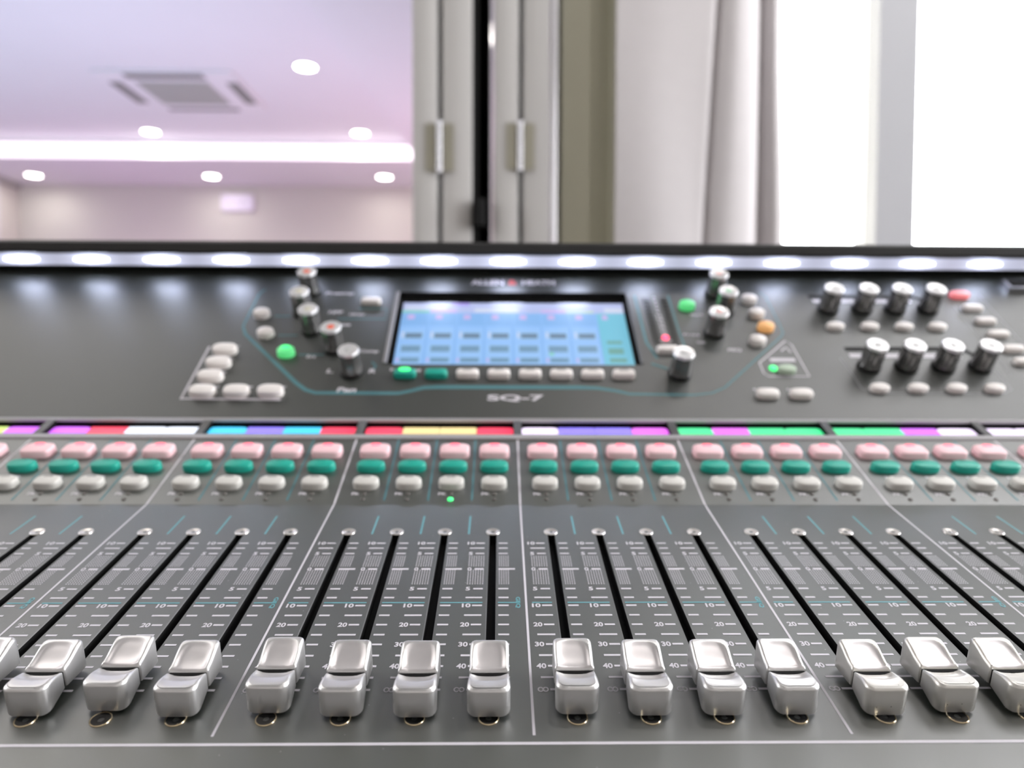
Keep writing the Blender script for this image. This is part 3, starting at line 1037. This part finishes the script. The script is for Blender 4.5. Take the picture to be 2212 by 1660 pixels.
# slot edge catch-light painted in pale grey on a fine chamfer along both lips
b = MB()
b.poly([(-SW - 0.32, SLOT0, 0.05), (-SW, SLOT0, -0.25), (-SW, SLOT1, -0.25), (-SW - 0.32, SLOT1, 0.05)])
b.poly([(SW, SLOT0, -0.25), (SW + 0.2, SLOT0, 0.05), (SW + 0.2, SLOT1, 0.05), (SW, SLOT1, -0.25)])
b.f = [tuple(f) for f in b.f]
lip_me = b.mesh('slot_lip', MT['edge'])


def screw_mesh(m, rim, dish):
    b = MB()
    k = 24
    def rg(rs):
        return [[(r * math.cos(2 * math.pi * i / k), r * math.sin(2 * math.pi * i / k), z) for i in range(k)] for r, z in rs]
    b.rings(rg([(3.2, 0.0), (3.15, 0.30), (3.0, 0.42), (3.2 - rim, 0.30)]), cap1=False)
    b.m = 1
    b.rings(rg([(3.2 - rim, 0.30), (1.5, 0.12), (0.95, 0.10), (0.85, -0.5)]))
    return b.mesh('screw', [m, dish], smooth=True)


screw_top, screw_low = screw_mesh(MT['nickel'], 1.0, MT['nickel']), screw_mesh(MT['brass'], 0.42, MT['gloss_black'])  # lower screws: dark reflection and bright rim put into the colours

# scale print, shared by every fader
b = MB()
z = 0.07


def tick(x0, x1, v, t=1.0):
    b.rect(x0, v - t / 2, x1, v + t / 2, z)


for v, kind, s in ((123.0, 'n', '10'), (118.3, 'l', ''), (113.4, 'n', '5'), (99.97, '0', '0'), (84.3, 'n', '5'), (77.8, 'l', ''), (72.2, 'n', '10'), (65.6, 'l', ''),
                   (59.5, 'n', '20'), (53.3, 'l', ''), (47.5, 'n', '30'), (41.2, 'l', ''), (35.4, 'n', '40'), (29.5, 'l', ''), (23.5, 'n', '∞')):
    if kind == 'l':
        tick(-10.0, -3.6, v)
        tick(2.7, 6.6, v)
    else:
        th = 1.3 if kind == '0' else 1.0
        tick(-7.3, -3.5, v, th)
        tick(2.6, 9.5 if kind == '0' else 6.6, v, th)
        if s == '∞':
            for dx in (-10.35, -8.75):
                b.ribbon([(dx + 0.76 * math.cos(i * math.pi / 7), v + 0.98 * math.sin(i * math.pi / 7)) for i in range(14)], 0.46, z, closed=True)
        elif len(s) == 2:
            put_text(b, s, -9.5, v, 3.3, 2.75, z)
        else:
            put_text(b, s, -9.4, v, 1.75, 2.75, z)
for v0, n in ((102.2, 8), (87.8, 10)):
    for r_ in range(n):
        for c_ in range(7):
            b.rect(-10.0 + c_ * 1.02, v0 + r_ * 1.2, -9.55 + c_ * 1.02, v0 + r_ * 1.2 + 0.62, z)
        for c_ in range(5):
            b.rect(2.8 + c_ * 0.92, v0 + r_ * 1.2, 3.25 + c_ * 0.92, v0 + r_ * 1.2 + 0.62, z)
b.m = 1
b.rect(-11.03, 73.85, -3.4, 74.55, z)
b.rect(2.5, 73.85, 11.03, 74.55, z)
scale_me = b.mesh('scale_print', [MT['ink'], MT['cyan_ink']])
DV = {(-3, 1): 2.5, (-3, 2): 1.3, (-3, 3): 3.4}
cap_dv = {}
order = [2.6, 1.3, 3.5, 0.8, 2.3, 0.7, 0.2, 0.3, 1.3, 0.6, 0.6, 0.8, 0.4, 1.5, 1.2]
first = -11     # column index, counted from the middle, of the leftmost cap in view
for n, (g, j, x) in enumerate(cols):
    idx = n - 16
    i2 = idx + 8
    dv = order[i2] if 0 <= i2 < len(order) else 0.9
    f = empty('fader', on('F', x, 0), console, (PLANES['F'][2], 0, 0))
    worn = idx in (4, 5, 6)
    cp = obj('fader_cap', cap_worn_me if worn else cap_me, (0, (20.3 + dv) / 1000, 0), (0, 0, 0), f, 'silver fader cap speckled with dirt' if worn else None)
    obj('fader_stem', stem_me, (0, (20.3 + dv) / 1000, 0), (0, 0, 0), f)
    obj('slot_bed', slot_me, (0, 0, 0), (0, 0, 0), f)
    obj('slot_lip', lip_me, (0, 0, 0), (0, 0, 0), f)
    obj('screw', screw_top, (0, 0.1341, 0.00005), (0, 0, 0), f)
    obj('screw', screw_low, (0, 0.0104, 0.00005), (0, 0, 0), f)
    obj('scale_print', scale_me, (0, 0, 0), (0, 0, 0), f)

# ------------------------------------------------------------------ channel switches
mute_me = button_mesh('mute_button', 16.6, 10.6, 4.2, MT['mute'], 4.2, 0.35)
mute_lens = lens_mesh('indicator_lens', 5.6, 3.2, 0.5, MT['mute_led'], 3.0)
sel_me = button_mesh('select_button', 15.2, 8.3, 4.0, MT['select'], 2.5, 0.5)
sel_lens = lens_mesh('indicator_lens', 5.0, 1.7, 0.25, MT['select_lens'], 3.0)
lis_me = button_mesh('listen_button', 13.4, 9.0, 4.0, MT['listen'], 2.8, 0.4, k=24)
lis_lens = lens_mesh('indicator_lens', 5.0, 1.6, 0.25, MT['listen_lens'], 3.0)
led_me = lens_mesh('indicator', 2.4, 2.4, 0.7, MT['dim_led'])
led_on_me = lens_mesh('indicator', 3.0, 3.0, 0.8, MT['green_led'])
b = MB()
put_text(b, 'Mute', 0.4, 57.6, 5.0, 1.7)
put_text(b, 'Sel', 0.4, 40.6, 4.6, 2.0)
put_text(b, 'PAFL', 0.3, 24.8, 7.2, 2.2)
put_text(b, 'PK', -4.2, 9.4, 4.2, 2.3)
sw_print = b.mesh('switch_print', MT['ink'])
for g, j, x in cols:
    o = put('S', 'mute_button', mute_me, x, 48.2)
    obj('indicator_lens', mute_lens, (0, 0.0028, 0.0042), (0, 0, 0), o, 'lit red lens')
    o = put('S', 'select_button', sel_me, x, 32.8)
    obj('indicator_lens', sel_lens, (0, 0.0018, 0.0043), (0, 0, 0), o)
    o = put('S', 'listen_button', lis_me, x, 16.8)
    obj('indicator_lens', lis_lens, (0, 0.0022, 0.0041), (0, 0, 0), o)
    lit = (g == -1 and j == 2)
    put('S', 'indicator', led_me, x + 0.2, 9.2)
    put('S', 'indicator', led_on_me if lit else led_me, x + 0.2, 4.4, label='lit green indicator' if lit else None)
    put('S', 'switch_print', sw_print, x, 0)

# separator lines, teal dividers, front line
sep_f, sep_s, div_f, div_s = MB(), MB(), MB(), MB()
sep_f.rect(-0.42, 3.2, 0.42, 164.4, 0.06)
sep_s.rect(-0.5, 0.15, 0.5, 64.2, 0.06)
div_f.rect(-0.42, 132.0, 0.42, 151.2, 0.05)
div_s.rect(-0.5, 3.6, 0.5, 64.0, 0.05)
geq = MB()
put_text(geq, 'GEQ', -3.2, 74.3, 7.8, 2.0, 0.07, 0, -90)
sep_f, sep_s = sep_f.mesh('separator_line', MT['ink']), sep_s.mesh('separator_line', MT['ink'])
div_f, div_s = div_f.mesh('divider_line', MT['cyan_ink']), div_s.mesh('divider_line', MT['teal_ink'])
geq = geq.mesh('printed_letters', MT['cyan_ink'])
for g in range(-4, 5):
    put('F', 'separator_line', sep_f, g * G, 0)
    put('S', 'separator_line', sep_s, g * G, 0)
    if g > -4:
        put('F', 'printed_letters', geq, g * G, 0)
for g in GROUPS:
    for j in (1, 2, 3):
        put('F', 'divider_line', div_f, g * G + G / 2 + (j - 2) * FP, 0)
        put('S', 'divider_line', div_s, g * G + G / 2 + (j - 2) * FP, 0)
b = MB()
b.rect(-HALF, -0.55, HALF, 0.55, 0.07)
put('F', 'front_line', b.mesh('front_line', MT['ink']), 0, 0)

# ------------------------------------------------------------------ upper panel controls
def knob_meshes(k=64, flutes=9, rb=7.6, rt=6.9, h=18.2):
    b = MB()
    rings = []
    for z_, r_, fl in ((-0.3, rb * 0.98, 0), (0.4, rb, 0), (2.6, rb * 0.99, 0), (3.2, rb * 0.95, 0.0), (4.4, rb * 0.94, 0.6), (9, (rb + rt) / 2 * 0.96, 1.0), (h - 1.4, rt * 0.98, 1.0), (h - 0.6, rt * 0.97, 0.9), (h, rt * 0.90, 0.8)):
        rg = []
        for i in range(k):
            t = 2 * math.pi * i / k
            rr = r_ * (1 - 0.075 * fl * (0.5 + 0.5 * math.cos(flutes * t)) ** 1.5)
            rg.append((rr * math.cos(t), rr * math.sin(t), z_))
        rings.append(rg)
    b.m = 1
    b.rings(rings[:4], cap1=False)
    b.m = 0
    b.rings(rings[3:])
    body = b.mesh('rotary_knob', [MT['knob_body'], MT['gloss_black']], smooth=True)
    b = MB()
    rings = []
    for z_, r_, fl in ((h - 1.1, rt * 1.0, 0.8), (h + 0.3, rt * 1.0, 0.8), (h + 0.8, rt * 0.93, 0.7), (h + 0.75, rt * 0.6, 0.0), (h + 0.45, rt * 0.42, 0.0)):
        rings.append([((r_ * (1 - 0.06 * fl * (0.5 + 0.5 * math.cos(flutes * 2 * math.pi * i / k)))) * math.cos(2 * math.pi * i / k),
                       (r_ * (1 - 0.06 * fl * (0.5 + 0.5 * math.cos(flutes * 2 * math.pi * i / k)))) * math.sin(2 * math.pi * i / k), z_) for i in range(k)])
    b.rings(rings)
    cap = b.mesh('knob_top', MT['knob_top'], smooth=True)
    return body, cap


kb, kc = knob_meshes()
dots = {c: lens_mesh('knob_dot', 5.0, 5.0, 0.5, MT['dot_' + c]) for c in ('red', 'green', 'pink', 'grey', 'yellow')}


def knob(x, v, dot='grey', label=None):
    o = put('U', 'rotary_knob', kb, x, v)
    obj('knob_top', kc, (0, 0, 0), (0, 0, 0), o)
    obj('knob_dot', dots[dot], (0, 0, 0.0184), (0, 0, 0), o, dot + ' dot' if dot in ('red', 'green') else None)
    return o


for (x, v), d in zip([(-151.6, 138.6), (-151.6, 112.2), (-141.2, 90.5), (-122.0, 69.7), (-106.5, 44.8)], ['red', 'yellow', 'yellow', 'red', 'grey']):
    knob(x, v, d)
for (x, v), d in zip([(150.5, 138.5), (152.1, 115.6), (139.5, 89.5), (106.7, 43.5)], ['pink', 'green', 'pink', 'grey']):
    knob(x, v, d)
for x in (229.6, 254.6, 278.9, 303.4):
    knob(x, 119.7)
for x in (234.4, 259.2, 284.0, 308.9):
    knob(x, 52.4)

soft_me = button_mesh('soft_key', 14.6, 6.6, 4.2, MT['cream'], 5, 0.2)
soft_green = button_mesh('soft_key', 14.6, 6.6, 4.2, MT['select'], 5, 0.2)
soft_lens = lens_mesh('indicator_lens', 7.0, 2.2, 0.3, MT['listen_lens'], 3)
soft_lit = lens_mesh('indicator_lens', 7.6, 4.0, 0.9, MT['green_led'], 2.4)
soft_dk = lens_mesh('indicator_lens', 7.0, 2.2, 0.3, MT['select_lens'], 3)
for k in range(8):
    x = -71.9 + k * 20.26
    o = put('U', 'soft_key', soft_green if k < 2 else soft_me, x, 41.8, 0, 'teal green soft key with a lit lens' if k == 0 else ('teal green soft key' if k == 1 else None))
    obj('indicator_lens', soft_lit if k == 0 else (soft_dk if k == 1 else soft_lens), (0, 0.0012, 0.0041), (0, 0, 0), o)

oval_small = button_mesh('oval_button', 12.8, 7.4, 3.6, MT['cream'], 2.3, 0.4)
oval_big = button_mesh('oval_button', 16.2, 9.4, 4.8, MT['cream'], 2.8, 0.5)
key_me = button_mesh('rectangular_button', 14.6, 6.0, 3.6, MT['cream'], 5, 0.3)
round_me = {m: button_mesh('round_button', 11.6, 9.4, 4.6, MT[m], 2.2, 0.9) for m in ('cream', 'green_btn', 'orange_btn')}
round_lens = lens_mesh('indicator_lens', 6.4, 3.8, 0.5, MT['green_led'], 2)
for x in (226.9, 251.3, 275.9, 299.7):
    put('U', 'oval_button', oval_small, x, 96.4)
for x in (232.2, 256.9, 281.7, 306.3):
    put('U', 'oval_button', oval_small, x, 29.2)
red_key = button_mesh('rectangular_button', 14.6, 7.4, 3.8, MT['red_btn'], 3, 0.4)
for k, (x, v) in enumerate([(335.1, 137.5), (336.5, 120.3), (337.8, 103.8), (339.1, 88.1), (340.8, 71.1), (341.0, 56.8)]):
    put('U', 'rectangular_button', red_key if k == 0 else key_me, x, v, 0, 'lit red button' if k == 0 else None)
for (x, v), m in zip([(126.1, 121.1), (173.6, 129.4), (174.6, 111.2), (176.8, 94.7), (166.7, 78.6)], ['green_btn', 'cream', 'cream', 'orange_btn', 'cream']):
    put('U', 'round_button', round_me[m], x, v, 0, {'green_btn': 'lit green button', 'orange_btn': 'lit orange button'}.get(m))
for (x, v), m in zip([(-180.0, 108.4), (-171.7, 85.1), (-153.0, 63.9)], ['cream', 'cream', 'green_btn']):
    o = put('U', 'round_button', round_me[m], x, v, 0, 'lit green button' if m == 'green_btn' else None)
    if m == 'green_btn':
        obj('indicator_lens', round_lens, (0, 0.0012, 0.0052), (0, 0, 0), o)
put('U', 'rectangular_button', key_me, 102.9, 68.0, 0.6)
put('U', 'rectangular_button', key_me, -104.9, 125.5)
for x, v in [(-194.1, 66.1), (-194.2, 52.0), (-195.3, 38.2), (-195.8, 23.5), (-174.8, 23.6), (-153.7, 23.7)]:
    put('U', 'oval_button', oval_big, x, v)
two_me = button_mesh('oval_button', 14.6, 7.4, 4.0, MT['cream'], 3.4, 0.4)
for x in (158.4, 179.9):
    put('U', 'oval_button', two_me, x, 23.1)
put('U', 'oval_button', button_mesh('oval_button', 12.4, 7.6, 3.6, MT['pale_green_btn'], 2.3, 0.4), 177.8, 47.6, 0, 'pale green button')
put('U', 'indicator', lens_mesh('indicator', 5.6, 5.6, 1.4, MT['green_led']), 170.1, 50.3, 0, 'lit green indicator')

# level meter: two columns of unlit segments, number column, red lamp
b = MB()
b.box(88, 55, -0.1, 117, 138, 0.1)
meter = put('U', 'level_meter', b.mesh('level_meter', MT['panel_up']), 0, 0)
seg = MB()
seg.box(-2.4, -2.0, 0, 2.4, 2.0, 0.5)
seg = seg.mesh('meter_segment', MT['meter_seg'])
num = MB()
for k in range(12):
    v = 79 + 4.7 * k
    for x in (97.6 + 0.00 * k, 110.6):
        obj('meter_segment', seg, (x / 1000, v / 1000, 0.0001), (0, 0, 0), meter)
    put_text(num, ['60', '48', '36', '30', '24', '18', '12', '9', '6', '3', '0', '+'][k], 104.2, v + 3.4, 4.0 if k < 7 else 2.2, 2.6, 0.15)
num.rect(100.0, 80.0, 108.6, 81.2, 0.15)
obj('meter_numbers', num.mesh('meter_numbers', MT['ink']), (0, 0, 0), (0, 0, 0), meter)
put('U', 'indicator', lens_mesh('indicator', 4.8, 4.8, 1.6, MT['red_led']), 104.2, 83.6, 0, 'lit red indicator')

# prints on the upper panel
b = MB()
b.m = 0
OUT = [(-186, 143.0), (-189.2, 136.7), (-190.2, 95.6), (-186.3, 86.4), (-140.2, 34.0), (-133, 27.5), (-126.5, 24.6), (-74.4, 24.4), (-66.0, 27.0), (-58.9, 29.9), (-50, 30.6), (40, 30.6), (51.6, 30.0),
       (63.2, 27.4), (71.4, 24.4), (112.1, 23.6), (124.4, 25.6), (133.6, 31.0), (185.9, 86.3), (188.4, 91.0), (188.6, 96.7), (188.4, 136), (185, 141.9)]
b.ribbon(OUT, [1.0, 1.2, 1.6, 2.2, 2.8, 2.8, 2.8, 2.8, 2.8, 3.2, 3.6, 3.6, 3.2, 2.6, 2.2, 1.4, 1.3, 1.2, 1.2, 1.2, 1.0, 0.8, 0.8], 0.05)
b.ribbon([(89.9, 137), (90.2, 78.7), (94.9, 60.7)], 1.8, 0.2)
b.ribbon([(115.0, 137), (115.0, 89.5), (116.0, 72)], 1.4, 0.2)
b.ribbon([(90, 55), (100, 49.5)], 1.5, 0.2)
b.ribbon([(-113, 118), (-84.5 - 8, 118), (-92, 105), (-126, 105)], 0.9, 0.06)
b.ribbon([(-95, 56), (-92, 52), (-93, 47)], 1.2, 0.06)
b.ribbon([(-171, 108), (-160, 108)], 1.2, 0.06)
b.ribbon([(-163, 85), (-150, 85)], 1.2, 0.06)
b.ribbon([(-145, 63.5), (-128, 63.5)], 1.2, 0.06)
put('U', 'printed_outline', b.mesh('printed_outline', MT['teal_ink']), 0, 0, label='teal printed outline')


def word(s_, x, v, w, h_, slant=0.0):
    t = MB()
    put_text(t, s_, 0, 0, w, h_, 0.08, slant)
    put('U', 'printed_word', t.mesh('printed_word', MT['ink']), x, v)


for s_, x, v, w, h_ in (('Preamp', -129.6, 137.4, 21, 4.2), ('HPF', -128.6, 113.1, 10, 3.6), ('Gate', -121.0, 98.0, 11, 3.4), ('Comp', -98.5, 67.1, 13, 3.8), ('Pan', -107.0, 27.6, 12, 4.6),
                        ('L', -120.6, 46.3, 4.6, 4.2), ('R', -93.3, 46.4, 4.6, 4.2), ('In', -136.1, 61.6, 6, 3.2), ('Library', -113.0, 110.3, 11, 3.4), ('Width', 131.5, 112.0, 10, 3.2),
                        ('Freq', 123.0, 87.5, 11, 3.2), ('Gain', 128.0, 79.0, 6, 2.6), ('PEQ', 149.3, 70.2, 9.4, 3.8)):
    word(s_, x, v, w, h_, 0.15)
word('Processing', -72.0, 47.4, 20, 3.4)
word('Routing', -51.8, 47.4, 13, 3.4)
for k, s_ in enumerate(('Library', 'FX', 'Scenes', 'Setup', 'Utility', 'Home')):
    word(s_, -31.3 + k * 20.26, 47.4, 11, 3.0)
for x, v in ((-194.1, 72.4), (-194.2, 58.2), (-195.0, 44.6), (-195.4, 30.2), (-174.4, 30.2), (-153.3, 30.2)):
    word('SoftKey', x + 1.4, v, 13.0, 2.6)
for x in (158.0, 179.5):
    word('SoftKey', x, 28.8, 13.6, 2.6)
for x0, x1, v0 in ((222.0, 296.0, 128.6), (226.0, 302.0, 62.6)):
    t = MB()
    t.rect(x0, v0, x1, v0 + 4.0, 0.07)
    put('U', 'label_strip', t.mesh('label_strip', MT['ink']), 0, 0, 0, 'pale label strip behind the knobs')
# L shaped rule by the left keys
def rule(name, m, pts_, w, closed=False, label=None):
    t = MB()
    t.ribbon(pts_, w, 0.07, closed)
    put('U', name, t.mesh(name, m), 0, 0, 0, label)


rule('printed_rule', MT['ink'], [(-206.5, 72), (-208.2, 18.8), (-146.5, 18.2)], [1.6, 2.0, 1.9])
rule('triangle_badge', MT['ink'], [(187.1, 81.0), (190.0, 76.5), (191.6, 42.4), (165.0, 42.4), (162.6, 45.4), (162.6, 56.6)], 1.1, True)
t = MB()
t.rect(170.5, 58.0, 187.6, 61.6, 0.07)
put('U', 'printed_bar', t.mesh('printed_bar', MT['ink']), 0, 0)
rule('printed_rule', MT['ink'], [(181, 69.5), (185.5, 74), (187, 68)], 1.4)
rule('printed_rule', MT['ink_grey'], [(218.6, 62.4), (221.0, 41.9), (221.6, 30.3), (226, 26.0), (311.9, 26.1), (318.6, 29.8), (317.9, 49.6)], 0.7)
rule('printed_rule', MT['ink_grey'], [(351.7, 142), (352.4, 45)], 0.8)
rule('printed_rule', MT['ink_grey'], [(326, 126), (326, 45)], 0.5)
rule('printed_rule', MT['black'], [(220.5, 136.6), (299.9, 136.6), (305.7, 131.6)], 4.0, False, 'black printed rule')
rule('printed_rule', MT['black'], [(225.2, 71.8), (305.5, 72.4), (312.5, 64.5)], 4.4, False, 'black printed rule')
# model mark under the screen, wide square letters
b = MB()
put_text(b, 'SQ-7', -0.6, 19.9, 35.5, 6.6, 0.09)
put('U', 'model_mark', b.mesh('model_mark', MT['ink']), 0, 0)
b = MB()
put_text(b, 'ALLEN', -20.4, 153.9, 25.0, 7.0, 0.09)
put_text(b, 'HEATH', 18.6, 153.9, 25.0, 7.0, 0.09)
b.m = 1
put_text(b, '&', -1.0, 153.9, 7.0, 7.2, 0.09)
put('U', 'maker_mark', b.mesh('maker_mark', [MT['ink'], MT['ink_red']]), 0, 0)

# metal socket at the upper right
b = MB()
b.box(375, 143, 0, 396, 156, 4.5)
b.m = 1
b.box(378, 145, 4.4, 393, 154, 4.6)
put('U', 'metal_socket', b.mesh('metal_socket', [MT['steel'], MT['black']]), 0, 0)
